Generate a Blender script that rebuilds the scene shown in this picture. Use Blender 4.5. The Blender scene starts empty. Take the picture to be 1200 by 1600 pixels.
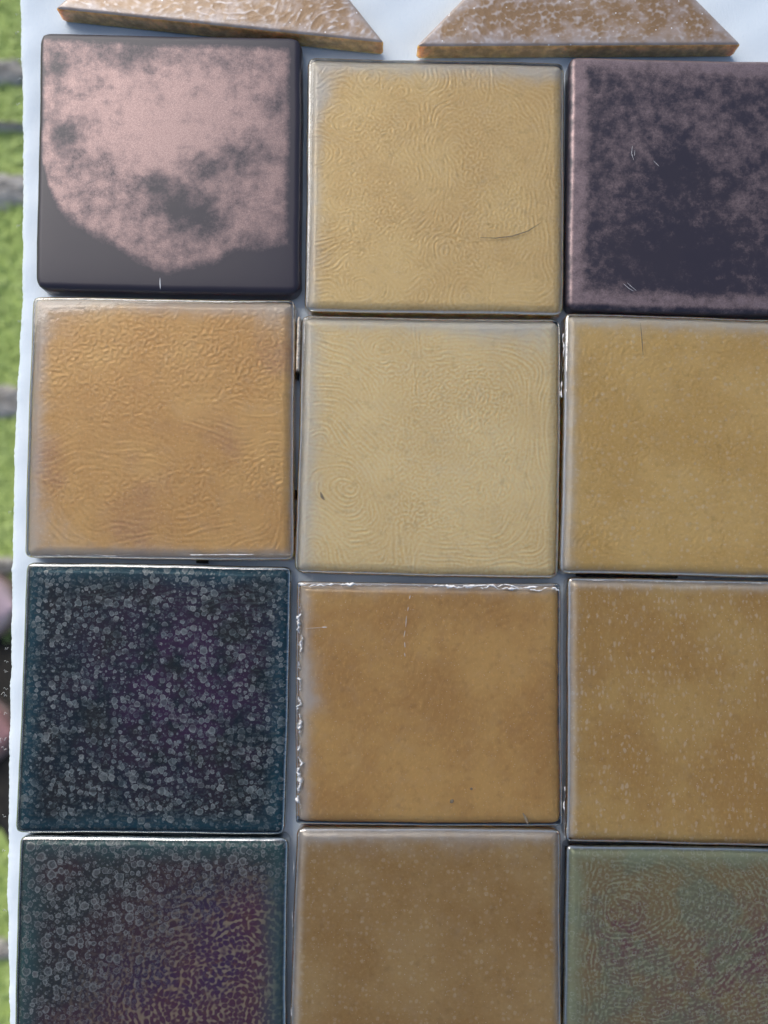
import bpy, math
import numpy as np
from mathutils import Vector, Matrix

# ------------------------------------------------------------------ camera
S = bpy.context.scene
COL = S.collection
IW, IH = 1200.0, 1600.0
Z0 = 0.75                      # top of the white sheet, metres above the lawn
TH = 0.008                     # tile thickness
MMPX = 0.2463e-3               # metres per photograph pixel at the tile tops
DIST = 0.296
TILT = math.radians(4.5)
TANV = (IH / 2 * MMPX) / DIST
cam_d = bpy.data.cameras.new('camera'); cam = bpy.data.objects.new('camera', cam_d); COL.objects.link(cam)
cam_d.sensor_fit = 'VERTICAL'; cam_d.sensor_height = 36.0; cam_d.lens = 18.0 / TANV
cam_d.clip_start = 0.01; cam_d.clip_end = 100
cam.location = (0, -math.sin(TILT) * DIST, Z0 + TH + math.cos(TILT) * DIST)
cam.rotation_euler = (TILT, 0, 0)
cam_d.dof.use_dof = True; cam_d.dof.focus_distance = DIST; cam_d.dof.aperture_fstop = 6.0
S.camera = cam
S.render.resolution_x, S.render.resolution_y = 768, 1024
CAMP = np.array(cam.location); CT, ST = math.cos(TILT), math.sin(TILT)

def at(px, py, z):
    """world x, y of a photograph pixel on the level z"""
    cx = (px - IW / 2) / (IH / 2) * TANV; cy = -(py - IH / 2) / (IH / 2) * TANV
    d = np.array([cx, cy * CT + ST, cy * ST - CT])
    k = (z - CAMP[2]) / d[2]
    return np.array([CAMP[0] + d[0] * k, CAMP[1] + d[1] * k])

# ------------------------------------------------------------------ light
SUN_EL, SUN_AZ = math.radians(40), math.radians(-38)      # from the upper left of the picture
W = bpy.data.worlds.new('World'); S.world = W; W.use_nodes = True
wn, wl = W.node_tree.nodes, W.node_tree.links
sky = wn.new('ShaderNodeTexSky'); sky.sky_type = 'NISHITA'; sky.sun_disc = False
sky.sun_elevation = SUN_EL; sky.sun_rotation = SUN_AZ; sky.air_density = 1.0; sky.dust_density = 2.0; sky.ozone_density = 0.6
wn['Background'].inputs[1].default_value = 0.11
wl.new(sky.outputs[0], wn['Background'].inputs[0])
sd = bpy.data.lights.new('sun', 'SUN'); sun = bpy.data.objects.new('sun', sd); COL.objects.link(sun)
sd.energy = 1.6; sd.angle = math.radians(42); sd.color = (1.0, 0.98, 0.95)
sdir = Vector((math.sin(SUN_AZ) * math.cos(SUN_EL), math.cos(SUN_AZ) * math.cos(SUN_EL), math.sin(SUN_EL)))
sun.rotation_euler = sdir.to_track_quat('Z', 'Y').to_euler(); sun.location = sdir * 5
try:
    S.cycles.max_bounces = 8; S.cycles.diffuse_bounces = 3; S.cycles.glossy_bounces = 3; S.cycles.transmission_bounces = 8
except AttributeError: pass
S.view_settings.view_transform = 'Standard'; S.view_settings.look = 'None'
S.view_settings.exposure = 0.5; S.view_settings.gamma = 1.0

# ------------------------------------------------------------------ helpers
def tag(o, label=None, cat=None, group=None, kind=None):
    if label: o['label'] = label
    if cat: o['category'] = cat
    if group: o['group'] = group
    if kind: o['kind'] = kind
    return o

def mesh_obj(name, verts, faces, mats, parent=None, smooth=True, attrs=None, midx=None, loc=None):
    """faces: list of int arrays (k x 3 or k x 4) or python lists"""
    me = bpy.data.meshes.new(name)
    verts = np.asarray(verts, dtype=np.float32)
    me.vertices.add(len(verts)); me.vertices.foreach_set('co', verts.ravel())
    loops, starts, tot, mi = [], [], 0, []
    for gi, f in enumerate(faces):
        f = np.asarray(f, dtype=np.int32)
        k = f.shape[1]
        loops.append(f.ravel()); starts.append(tot + np.arange(len(f)) * k); tot += f.size
        mi.append(np.full(len(f), 0 if midx is None else midx[gi]))
    loops = np.concatenate(loops); starts = np.concatenate(starts); mi = np.concatenate(mi)
    me.loops.add(len(loops)); me.loops.foreach_set('vertex_index', loops)
    me.polygons.add(len(starts)); me.polygons.foreach_set('loop_start', starts.astype(np.int32))
    me.polygons.foreach_set('material_index', mi.astype(np.int32))
    me.polygons.foreach_set('use_smooth', np.full(len(starts), smooth))
    for m in (mats if isinstance(mats, (list, tuple)) else [mats]): me.materials.append(m)
    me.update(calc_edges=True); me.validate()
    for an, av in (attrs or {}).items():
        a = me.attributes.new(an, 'FLOAT', 'POINT'); a.data.foreach_set('value', np.asarray(av, dtype=np.float32))
    o = bpy.data.objects.new(name, me); COL.objects.link(o)
    if loc is not None: o.location = loc
    if parent is not None: o.parent = parent
    return o

def smooth_noise(n, cells, rng):
    """n x n smooth random field, about `cells` blobs across, unit std"""
    f = np.fft.fftfreq(n) * n
    k2 = f[:, None] ** 2 + f[None, :] ** 2
    h = np.fft.fft2(rng.standard_normal((n, n))) * np.exp(-k2 / (2 * (cells / 2.2) ** 2))
    a = np.real(np.fft.ifft2(h)); a -= a.mean()
    return a / (a.std() + 1e-9)

def sample(a, U, V):
    n = a.shape[0]
    x = np.clip(U, 0, 1) * (n - 1); y = np.clip(V, 0, 1) * (n - 1)
    x0 = np.minimum(x.astype(int), n - 2); y0 = np.minimum(y.astype(int), n - 2)
    fx, fy = x - x0, y - y0
    return (a[y0, x0] * (1 - fx) + a[y0, x0 + 1] * fx) * (1 - fy) + (a[y0 + 1, x0] * (1 - fx) + a[y0 + 1, x0 + 1] * fx) * fy

class NT:
    """small node-tree writer"""
    def __init__(self, name):
        self.m = bpy.data.materials.new(name); self.m.use_nodes = True
        self.t = self.m.node_tree; self.n = self.t.nodes
        self.b = self.n['Principled BSDF']
        tc = self.n.new('ShaderNodeTexCoord'); self.obj = tc.outputs['Object']
        self.mm = self.vmul(self.obj, 1000.0)
    def put(self, node, key, v):
        if v is None: return
        s = node.inputs[key]
        if hasattr(v, 'links'): self.t.links.new(v, s)
        elif isinstance(v, (tuple, list)) and len(v) == 3 and s.type == 'RGBA': s.default_value = (*v, 1)
        else: s.default_value = v
    def set(self, **kw):
        for k, v in kw.items(): self.put(self.b, k.replace('_', ' '), v)
    def vmul(self, v, s):
        n = self.n.new('ShaderNodeVectorMath'); n.operation = 'MULTIPLY'
        self.put(n, 0, v); n.inputs[1].default_value = s if isinstance(s, (tuple, list)) else (s, s, s); return n.outputs[0]
    def vadd(self, a, b):
        n = self.n.new('ShaderNodeVectorMath'); n.operation = 'ADD'; self.put(n, 0, a); self.put(n, 1, b); return n.outputs[0]
    def math(self, op, a, b=None, c=None, clamp=False):
        n = self.n.new('ShaderNodeMath'); n.operation = op; n.use_clamp = clamp
        self.put(n, 0, a); self.put(n, 1, b); self.put(n, 2, c); return n.outputs[0]
    def ss(self, x, a, b, lo=0.0, hi=1.0):
        n = self.n.new('ShaderNodeMapRange'); n.interpolation_type = 'SMOOTHSTEP'
        self.put(n, 0, x); self.put(n, 1, a); self.put(n, 2, b); self.put(n, 3, lo); self.put(n, 4, hi); return n.outputs[0]
    def mix(self, f, a, b, mode='MIX'):
        n = self.n.new('ShaderNodeMix'); n.data_type = 'RGBA'; n.blend_type = mode
        self.put(n, 0, f); self.put(n, 6, a); self.put(n, 7, b); return n.outputs[2]
    def noise(self, vec, scale, detail=3.0, rough=0.55, col=False, dist=0.0):
        n = self.n.new('ShaderNodeTexNoise'); self.put(n, 'Vector', vec); self.put(n, 'Scale', scale)
        self.put(n, 'Detail', detail); self.put(n, 'Roughness', rough); self.put(n, 'Distortion', dist)
        return n.outputs['Color' if col else 'Fac']
    def voro(self, vec, scale, rnd=1.0, feature='F1'):
        n = self.n.new('ShaderNodeTexVoronoi'); n.feature = feature; n.voronoi_dimensions = '2D'
        self.put(n, 'Vector', vec); self.put(n, 'Scale', scale); self.put(n, 'Randomness', rnd); return n
    def attr(self, name):
        n = self.n.new('ShaderNodeAttribute'); n.attribute_name = name; return n.outputs['Fac']
    def sep(self, c, i):
        n = self.n.new('ShaderNodeSeparateColor'); self.put(n, 0, c); return n.outputs[i]
    def bump(self, h, dist, strength=1.0):
        n = self.n.new('ShaderNodeBump'); self.put(n, 'Height', h); self.put(n, 'Distance', dist); self.put(n, 'Strength', strength)
        self.t.links.new(n.outputs[0], self.b.inputs['Normal'])

# ------------------------------------------------------------------ materials
def bubbles(t, vec, pitch, rlo, rhi, seed, soft=0.10):
    """ring and fill masks of scattered round blisters; vec in millimetres"""
    wob = t.vmul(t.vadd(t.noise(vec, 0.8, 3, col=True), (-0.5, -0.5, -0.5)), 1.5)
    p = t.vadd(t.vadd(vec, wob), (seed * 13.7, seed * 7.3, 0))
    v = t.voro(p, 1.0 / pitch)
    d = v.outputs['Distance']; rnd = t.sep(v.outputs['Color'], 0)
    R = t.math('MULTIPLY_ADD', rnd, rhi - rlo, rlo)
    q = t.math('SUBTRACT', R, d)                         # >0 inside
    fill = t.ss(q, 0.0, soft * 0.5)
    ring = t.math('MULTIPLY', t.ss(q, -soft * 0.3, soft * 0.15), t.ss(q, soft * 0.35, soft * 1.1, 1.0, 0.0))
    return fill, ring, t.sep(v.outputs['Color'], 1)

def mat_gold(name, dark, light, rim, seed, spots=0.0, pitch=2.2, streak=None, relief_mix=0.5, rimw=5.0, rose=0.0,
             haze=0.0, speck=0.55, rough=0.42):
    t = NT(name); vec = t.vadd(t.mm, (seed * 31.0, seed * 17.0, 0.0)); rel = t.attr('relief'); edge = t.attr('edge'); film = t.attr('film')  # film attribute carries the painted rim sheen here
    big = t.noise(vec, 0.035, 3, 0.6)
    c = t.mix(t.ss(big, 0.35, 0.68), dark, light)
    if rose: c = t.mix(t.math('MULTIPLY', t.ss(t.noise(vec, 0.028, 2), 0.47, 0.66), rose), c, (0.42, 0.22, 0.15))
    c = t.mix(t.math('MULTIPLY', t.ss(rel, -0.9, 1.1), relief_mix), c, tuple(min(0.95, x * k) for x, k in zip(light, (1.12, 1.22, 1.5))))
    sv = vec if streak is None else t.vmul(vec, streak)
    fine = t.noise(sv, 0.9, 4, 0.65)
    c = t.mix(t.math('MULTIPLY', t.ss(fine, 0.5, 0.72), 0.35), c, tuple(min(0.95, x * 1.3) for x in light))
    c = t.mix(t.math('MULTIPLY', t.ss(t.noise(vec, 0.33, 3, 0.6), 0.52, 0.75), 0.28), c, tuple(x * 0.62 for x in dark))
    if spots:
        f, r, q = bubbles(t, sv, pitch, -0.05, 0.44, seed, 0.42)
        some = t.ss(q, 0.1, 1.0)
        c = t.mix(t.math('MULTIPLY', t.math('MULTIPLY', f, some), spots), c, (0.80, 0.74, 0.60))
        c = t.mix(t.math('MULTIPLY', t.math('MULTIPLY', r, some), spots * 0.35), c, (0.92, 0.88, 0.76))
    # sky sheen along the rim, painted as silver-grey colour
    wob = t.math('MULTIPLY_ADD', t.noise(vec, 0.18, 4), 0.9, -0.45)
    rm = t.ss(t.math('ADD', film, wob), -0.05, 1.35)
    c = t.mix(t.math('MULTIPLY', rm, min(1.0, rim * 1.35)), c, (0.60, 0.64, 0.68))
    if haze: c = t.mix(haze, c, (0.55, 0.53, 0.48))
    # glints painted into the colour as pale pin-prick dots
    v = t.voro(vec, 0.55); gl = t.ss(v.outputs['Distance'], 0.03, 0.10, 1.0, 0.0)
    gl = t.math('MULTIPLY', gl, t.ss(t.sep(v.outputs['Color'], 2), 0.6, 1.0))
    c = t.mix(t.math('MULTIPLY', gl, speck), c, (0.97, 0.95, 0.90))
    polish = 0.0
    c = t.mix(t.math('MULTIPLY', polish, 0.45), c, (0.50, 0.46, 0.38))
    t.set(Base_Color=c, Metallic=t.math('MULTIPLY_ADD', polish, 0.55, 0.22), Specular_IOR_Level=0.3, Coat_Weight=t.math('MULTIPLY_ADD', polish, 0.5, 0.08), Coat_Roughness=0.13,
          Roughness=t.math('SUBTRACT', t.math('MULTIPLY_ADD', fine, 0.25, rough - 0.12), t.math('MULTIPLY', polish, 0.14)))
    h = t.math('ADD', t.math('MULTIPLY', t.noise(sv, 0.75, 3, 0.6), 0.12), t.math('MULTIPLY', t.noise(vec, 4.0, 2), 0.012))
    if spots: h = t.math('ADD', h, t.math('MULTIPLY', f, 0.03 * spots))
    t.bump(h, 0.001, 0.55)
    return t.m

def mat_amber(name, col, seed=0):
    """cut or cast flank of amber glass: light soaks through it"""
    t = NT(name); vec = t.vadd(t.mm, (seed * 11.0, 0, 0))
    c = t.mix(t.ss(t.noise(vec, 0.25, 4, 0.6), 0.35, 0.7), tuple(x * 0.7 for x in col), tuple(min(0.9, x * 1.25) for x in col))
    t.set(Base_Color=c, Roughness=0.22, Subsurface_Weight=1.0, Subsurface_Radius=(1.0, 0.6, 0.25), Subsurface_Scale=0.006,
          Coat_Weight=0.3, Coat_Roughness=0.1)
    t.bump(t.noise(vec, 0.8, 3), 0.0004, 0.5)
    return t.m

def mat_flank(name, col, rough=0.25):
    t = NT(name)
    c = t.mix(t.noise(t.mm, 0.5, 4, 0.6), tuple(x * 0.6 for x in col), tuple(x * 1.3 for x in col))
    t.set(Base_Color=c, Roughness=rough, Coat_Weight=0.4, Coat_Roughness=0.1)
    t.bump(t.noise(t.mm, 1.2, 3), 0.0003, 0.4)
    return t.m

def mat_blister(name, seed):
    """dark peacock glass covered in grey blisters"""
    t = NT(name); vec = t.vadd(t.mm, (seed * 31.0, seed * 17.0, 0.0)); edge = t.attr('edge'); film = t.attr('film'); rel = t.attr('relief')
    c = t.mix(t.ss(t.noise(vec, 0.06, 3, 0.6), 0.42, 0.62), (0.008, 0.018, 0.024), (0.020, 0.019, 0.015))
    c = t.mix(t.math('MULTIPLY', film, t.ss(t.noise(vec, 0.09, 3), 0.35, 0.6)), c, (0.055, 0.018, 0.062))
    c = t.mix(t.ss(t.math('ADD', edge, t.math('MULTIPLY_ADD', t.noise(vec, 0.08, 2), 10, -5)), 0.5, 10.0, 0.9, 0.0), c, (0.015, 0.075, 0.105))
    c = t.mix(t.math('MULTIPLY', t.ss(rel, 0.0, 0.9), t.ss(edge, 4, 22, 0.7, 0.18)), c, (0.09, 0.115, 0.11))
    rot = t.n.new('ShaderNodeVectorRotate'); rot.rotation_type = 'Z_AXIS'; t.put(rot, 'Vector', vec); rot.inputs['Angle'].default_value = math.radians(14)
    row = t.noise(t.vmul(rot.outputs[0], (0.28, 1.0, 1.0)), 0.42, 2, 0.5)
    patch = t.math('MULTIPLY', t.ss(t.noise(vec, 0.09, 3), 0.34, 0.56, 0.5, 1.0), t.ss(row, 0.36, 0.58, 0.28, 1.0))
    for pitch, lo, hi, k, sd, amt in ((1.5, 0.0, 0.36, 0.55, 3, 0.55), (2.5, 0.08, 0.47, 0.9, 1, 1.0), (3.7, -0.15, 0.44, 1.0, 2, 1.0)):
        f, r, q = bubbles(t, vec, pitch, lo, hi, sd + seed, 0.13)
        tint = t.mix(q, (0.115, 0.175, 0.19), (0.30, 0.325, 0.325))
        f = t.math('MULTIPLY', f, t.ss(q, 0.0, 0.75, 0.25, 1.0)); r = t.math('MULTIPLY', r, t.ss(q, 0.0, 0.6, 0.3, 1.0))
        c = t.mix(t.math('MULTIPLY', t.math('MULTIPLY', f, patch), 0.72 * amt), c, tint)
        c = t.mix(t.math('MULTIPLY', t.math('MULTIPLY', r, patch), 0.6 * amt), c, t.mix(q, (0.26, 0.34, 0.36), (0.50, 0.52, 0.50)))
    pol = 0.0
    c = t.mix(t.math('MULTIPLY', pol, 0.8), c, (0.17, 0.19, 0.20))
    t.set(Base_Color=c, Metallic=t.math('MULTIPLY_ADD', pol, 0.7, 0.1), Roughness=0.28, Specular_IOR_Level=0.12, Coat_Weight=t.math('MULTIPLY', pol, 0.6), Coat_Roughness=0.06)
    t.bump(t.math('ADD', t.math('MULTIPLY', f, 0.05), t.math('MULTIPLY', t.noise(vec, 0.9, 3), 0.10)), 0.001, 0.6)
    return t.m

def mat_iris(name, seed):
    """dark glass, blisters on one side, plum and blue cells in a gold net on the other"""
    t = NT(name); vec = t.vadd(t.mm, (seed * 31.0, seed * 17.0, 0.0)); edge = t.attr('edge'); film = t.attr('film'); rel = t.attr('relief')
    c = t.mix(t.ss(t.noise(vec, 0.05, 3, 0.6), 0.4, 0.62), (0.036, 0.040, 0.038), (0.060, 0.034, 0.036))
    cell = t.mix(t.ss(t.noise(vec, 0.045, 2), 0.42, 0.6), (0.105, 0.038, 0.070), (0.070, 0.030, 0.090))
    cell = t.mix(t.ss(t.noise(vec, 0.3, 2), 0.5, 0.7), cell, (0.13, 0.055, 0.06))
    c = t.mix(film, c, cell)
    net = t.math('MULTIPLY', t.ss(rel, 0.2, 0.95), t.math('MULTIPLY_ADD', film, 0.7, 0.05))
    c = t.mix(net, c, t.mix(t.noise(vec, 0.1, 2), (0.40, 0.28, 0.15), (0.38, 0.36, 0.26)))
    c = t.mix(t.ss(t.math('ADD', edge, t.math('MULTIPLY_ADD', t.noise(vec, 0.1, 2), 6, -3)), 0.5, 12.0, 0.75, 0.0), c, (0.05, 0.13, 0.13))
    keep = t.math('SUBTRACT', 1.0, t.math('MULTIPLY', film, 0.93))
    for pitch, lo, hi, sd, amt in ((1.5, 0.02, 0.40, 3, 0.5), (2.7, 0.0, 0.46, 1, 0.8), (4.2, -0.2, 0.42, 2, 0.9)):
        f, r, q = bubbles(t, vec, pitch, lo, hi, sd + seed, 0.13)
        c = t.mix(t.math('MULTIPLY', t.math('MULTIPLY', f, keep), 0.6 * amt), c, t.mix(q, (0.12, 0.145, 0.15), (0.20, 0.185, 0.18)))
        c = t.mix(t.math('MULTIPLY', t.math('MULTIPLY', r, keep), 0.7 * amt), c, (0.38, 0.40, 0.39))
    pol = 0.0
    c = t.mix(t.math('MULTIPLY', pol, 0.8), c, (0.17, 0.19, 0.20))
    t.set(Base_Color=c, Metallic=t.math('MULTIPLY_ADD', pol, 0.7, 0.1), Roughness=0.28, Specular_IOR_Level=0.12, Coat_Weight=t.math('MULTIPLY', pol, 0.6), Coat_Roughness=0.06)
    t.bump(t.noise(vec, 0.9, 3), 0.0001, 0.6)
    return t.m

def mat_olive(name, seed):
    t = NT(name); vec = t.vadd(t.mm, (seed * 31.0, seed * 17.0, 0.0)); edge = t.attr('edge'); film = t.attr('film'); rel = t.attr('relief')
    base = t.mix(t.ss(t.noise(vec, 0.07, 3), 0.42, 0.6), (0.264, 0.197, 0.091), (0.204, 0.211, 0.132))
    plum = t.mix(t.noise(vec, 0.2, 2), (0.185, 0.085, 0.105), (0.18, 0.09, 0.075))
    c = t.mix(t.math('MULTIPLY', film, t.ss(t.noise(vec, 0.22, 3, 0.6), 0.34, 0.62)), base, plum)
    c = t.mix(t.ss(rel, -0.25, 0.75, 0.0, 0.8), c, t.mix(t.noise(vec, 0.08, 2), (0.408, 0.408, 0.252), (0.34, 0.36, 0.23)))
    c = t.mix(t.ss(t.math('ADD', edge, t.math('MULTIPLY_ADD', t.noise(vec, 0.1, 2), 8, -4)), 1.0, 8.0, 0.7, 0.0), c, (0.312, 0.360, 0.228))
    f, r, q = bubbles(t, vec, 2.3, -0.1, 0.4, seed, 0.13)
    c = t.mix(t.math('MULTIPLY', r, 0.4), c, (0.5, 0.53, 0.46))
    c = t.mix(t.math('MULTIPLY', t.ss(t.noise(vec, 1.3, 3), 0.6, 0.7), 0.3), c, (0.5, 0.54, 0.46))
    pol = 0.0
    c = t.mix(t.math('MULTIPLY', pol, 0.8), c, (0.09, 0.09, 0.12))
    t.set(Base_Color=c, Metallic=t.math('MULTIPLY_ADD', pol, 0.7, 0.1), Roughness=0.28, Specular_IOR_Level=0.2, Coat_Weight=t.math('MULTIPLY', pol, 0.6), Coat_Roughness=0.06)
    t.bump(t.noise(vec, 0.9, 3), 0.0001, 0.6)
    return t.m

def mat_net(name, seed):
    """amber glass under a whitish net of fine lines"""
    t = NT(name); vec = t.vadd(t.mm, (seed * 31.0, seed * 17.0, 0.0)); edge = t.attr('edge'); rel = t.attr('relief')
    c = t.mix(t.ss(t.noise(vec, 0.06, 3), 0.4, 0.62), (0.24, 0.14, 0.062), (0.29, 0.18, 0.09))
    c = t.mix(t.ss(rel, 0.0, 0.95, 0.0, 0.75), c, (0.60, 0.55, 0.53))
    c = t.mix(t.math('MULTIPLY', t.ss(t.noise(vec, 0.12, 3), 0.45, 0.66), 0.35), c, (0.50, 0.45, 0.46))
    c = t.mix(t.ss(t.math('ADD', edge, t.math('MULTIPLY_ADD', t.noise(vec, 0.15, 3), 8, -4)), 0.3, 5.0, 0.42, 0.0), c, (0.42, 0.41, 0.43))
    v = t.voro(vec, 0.3); gl = t.ss(v.outputs['Distance'], 0.05, 0.11, 1.0, 0.0)
    c = t.mix(t.math('MULTIPLY', gl, t.ss(t.sep(v.outputs['Color'], 2), 0.85, 1.0)), c, (0.85, 0.85, 0.85))
    t.set(Base_Color=c, Metallic=0.2, Roughness=0.4, Coat_Weight=0.35, Coat_Roughness=0.18)
    t.bump(t.noise(vec, 0.9, 3), 0.0001, 0.6)
    return t.m

def mat_copper(name, seed, nscale=0.16, lus=1.0):
    """near-black matte glass with a worn copper-pink film and any reflection painted in its mask"""
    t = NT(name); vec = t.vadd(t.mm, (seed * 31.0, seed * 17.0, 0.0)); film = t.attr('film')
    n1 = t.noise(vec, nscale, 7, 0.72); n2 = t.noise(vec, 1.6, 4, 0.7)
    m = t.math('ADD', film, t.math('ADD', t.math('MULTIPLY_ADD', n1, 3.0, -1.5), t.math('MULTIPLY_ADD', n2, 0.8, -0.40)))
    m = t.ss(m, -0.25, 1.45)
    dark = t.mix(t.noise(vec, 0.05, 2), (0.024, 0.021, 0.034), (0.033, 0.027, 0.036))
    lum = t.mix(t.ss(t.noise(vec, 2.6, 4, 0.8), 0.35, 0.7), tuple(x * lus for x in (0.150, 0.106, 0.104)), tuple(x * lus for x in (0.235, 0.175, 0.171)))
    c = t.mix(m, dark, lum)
    t.set(Base_Color=c, Metallic=t.math('MULTIPLY', m, 0.75), Roughness=t.ss(m, 0, 1, 0.36, 0.38), Specular_IOR_Level=0.35)
    t.bump(t.noise(vec, 3.5, 3, 0.7), 0.00006, 0.5)
    return t.m

def mat_plain(name, c1, c2, scale, rough=0.8, bump=0.0002, metallic=0.0, detail=5):
    t = NT(name)
    n = t.noise(t.mm, scale, detail, 0.62)
    t.set(Base_Color=t.mix(t.ss(n, 0.32, 0.68), c1, c2), Roughness=rough, Metallic=metallic)
    t.bump(n, bump, 0.7)
    return t.m

def mat_glass(name, rim, col=(0.66, 0.66, 0.64)):
    """clear fire-polished glass; a thin silver lustre lies on the rounded rim"""
    t = NT(name); edge = t.attr('edge'); n = t.noise(t.mm, 0.35, 4, 0.65)
    e = t.math('ADD', edge, t.math('MULTIPLY_ADD', n, 0.9, -0.45))
    lus = t.math('MULTIPLY', t.ss(e, 0.25, 1.5, 1.0, 0.0), t.math('MULTIPLY', t.ss(n, 0.25, 0.7, 0.6, 1.0), rim))
    t.set(Base_Color=t.mix(lus, (0.985, 0.975, 0.95), col), Metallic=lus, Transmission_Weight=1.0, IOR=1.5,
          Roughness=t.math('ADD', t.ss(t.noise(t.mm, 0.12, 4, 0.6), 0.3, 0.8, 0.02, 0.10), t.math('MULTIPLY', lus, 0.16)))
    h = t.math('ADD', t.math('MULTIPLY', t.noise(t.mm, 0.25, 3), 0.15), t.math('MULTIPLY', t.noise(t.mm, 1.2, 3, 0.6), 0.016))
    t.bump(h, 0.001, 0.4)
    return t.m
M = {}
def mat_sheet():
    t = NT('white_sheet')
    n = t.noise(t.vmul(t.mm, (1.0, 0.35, 1.0)), 1.4, 5, 0.65); b = t.noise(t.mm, 0.03, 3)
    c = t.mix(t.ss(b, 0.35, 0.65), (0.64, 0.715, 0.775), (0.69, 0.755, 0.805))
    c = t.mix(t.math('MULTIPLY', t.ss(n, 0.55, 0.7), 0.25), c, (0.53, 0.65, 0.75))
    t.set(Base_Color=c, Roughness=0.85, Sheen_Weight=0.15)
    t.bump(t.math('ADD', n, t.math('MULTIPLY', t.noise(t.mm, 5.0, 2), 0.35)), 0.00018, 0.8)
    return t.m
M['sheet'] = mat_sheet()
M['fibre'] = mat_plain('white_fibre', (0.8, 0.8, 0.8), (0.85, 0.85, 0.85), 0.5)
M['crust'] = mat_plain('white_crust', (0.62, 0.60, 0.58), (0.86, 0.86, 0.86), 0.9, 0.75, 0.0003)
M['scratch'] = mat_plain('pale_scratch', (0.6, 0.6, 0.62), (0.75, 0.75, 0.76), 0.8, 0.6)
M['smear'] = mat_plain('dark_smear', (0.14, 0.11, 0.07), (0.22, 0.17, 0.11), 0.8, 0.6)
M['mortar'] = mat_plain('tan_mortar', (0.42, 0.33, 0.24), (0.80, 0.72, 0.60), 0.9, 0.9, 0.0006)
M['black'] = mat_plain('black_grime', (0.012, 0.012, 0.013), (0.03, 0.028, 0.026), 0.9, 0.8, 0.0003)
M['wood'] = mat_plain('table_board', (0.35, 0.27, 0.18), (0.45, 0.36, 0.25), 0.03, 0.7)
M['lawn'] = mat_plain('lawn_soil', (0.34, 0.45, 0.12), (0.40, 0.50, 0.15), 0.02, 0.9, 0.004)  # sunlight on the lawn put into a raised green
M['blade'] = mat_plain('grass_blade', (0.42, 0.54, 0.15), (0.48, 0.60, 0.20), 0.012, 0.6)  # blades lightened too, standing in for sunshine
M['soil'] = mat_plain('grey_soil', (0.34, 0.31, 0.28), (0.55, 0.52, 0.48), 0.10, 0.95, 0.004)
M['mud'] = mat_plain('dark_mud', (0.010, 0.010, 0.009), (0.03, 0.026, 0.02), 0.05, 0.9, 0.003)
M['pink'] = mat_plain('pink_shoe', (0.50, 0.36, 0.42), (0.58, 0.43, 0.48), 0.02, 0.6)
M['rose'] = mat_plain('pink_shoe_shaded', (0.30, 0.15, 0.15), (0.38, 0.20, 0.20), 0.02, 0.6)  # the other pink shoe, its shadow put into the colour
M['sole'] = mat_plain('shoe_sole', (0.20, 0.14, 0.13), (0.26, 0.19, 0.17), 0.03, 0.7)

# ------------------------------------------------------------------ lawn, soil, table board, sheet
rng = np.random.default_rng(4)
def ground_xy(px, py): return at(px, py, 0.0)

n = 60
gx = np.linspace(-6, 6, n); X, Y = np.meshgrid(gx, gx)
Zg = 0.01 * np.sin(X * 2.1 + 1) * np.cos(Y * 1.7) * (np.hypot(X + .5, Y) > 1.5)
idx = np.arange(n * n).reshape(n, n)
quads = lambda I: np.stack([I[:-1, :-1].ravel(), I[:-1, 1:].ravel(), I[1:, 1:].ravel(), I[1:, :-1].ravel()], 1)
tag(mesh_obj('lawn', np.stack([X.ravel(), Y.ravel(), Zg.ravel()], 1), [quads(idx)], M['lawn']), kind='structure')

patches = []      # bare places in the lawn: centre, half sizes
def soil(name, px, py, hx, hy, mat, seed):
    c = ground_xy(px, py); r = np.random.default_rng(seed)
    nr, na = 14, 48
    rr = np.linspace(0, 1, nr); aa = np.linspace(0, 2 * np.pi, na, endpoint=False)
    wob = 1 + 0.14 * np.sin(aa * 3 + r.uniform(0, 6)) + 0.10 * np.sin(aa * 7 + r.uniform(0, 6)) + 0.08 * np.sin(aa * 11 + r.uniform(0, 6))
    V = [(0, 0, 0.012)]
    for q in rr[1:]:
        for a, w in zip(aa, wob):
            V.append((hx * q * w * math.cos(a), hy * q * w * math.sin(a), 0.014 * (1 - q ** 3) - 0.003 + r.uniform(-0.003, 0.003) * (q < .98)))
    F3 = [(0, 1 + i, 1 + (i + 1) % na) for i in range(na)]
    F4 = [(1 + (k - 1) * na + i, 1 + k * na + i, 1 + k * na + (i + 1) % na, 1 + (k - 1) * na + (i + 1) % na) for k in range(1, nr - 1) for i in range(na)]
    o = mesh_obj(name, V, [F3, F4], mat, loc=(c[0], c[1], 0.004))
    tag(o, kind='structure'); patches.append((c[0], c[1], hx, hy))
GP = MMPX * (CAMP[2] / DIST)       # metres per photograph pixel on the lawn
soil('soil_patch', 2, 118, 0.060, 22 * GP, M['soil'], 1)
soil('soil_patch', 4, 202, 0.060, 8 * GP, M['soil'], 2)
soil('soil_patch', 0, 298, 0.075, 32 * GP, M['soil'], 3)
soil('soil_patch', -2, 626, 0.060, 26 * GP, M['soil'], 4)
soil('soil_patch', -4, 884, 0.040, 14 * GP, M['soil'], 5)
soil('mud_patch', -6, 1165, 0.10, 172 * GP, M['mud'], 6)
soil('soil_patch', -4, 1482, 0.030, 14 * GP, M['soil'], 7)

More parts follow.
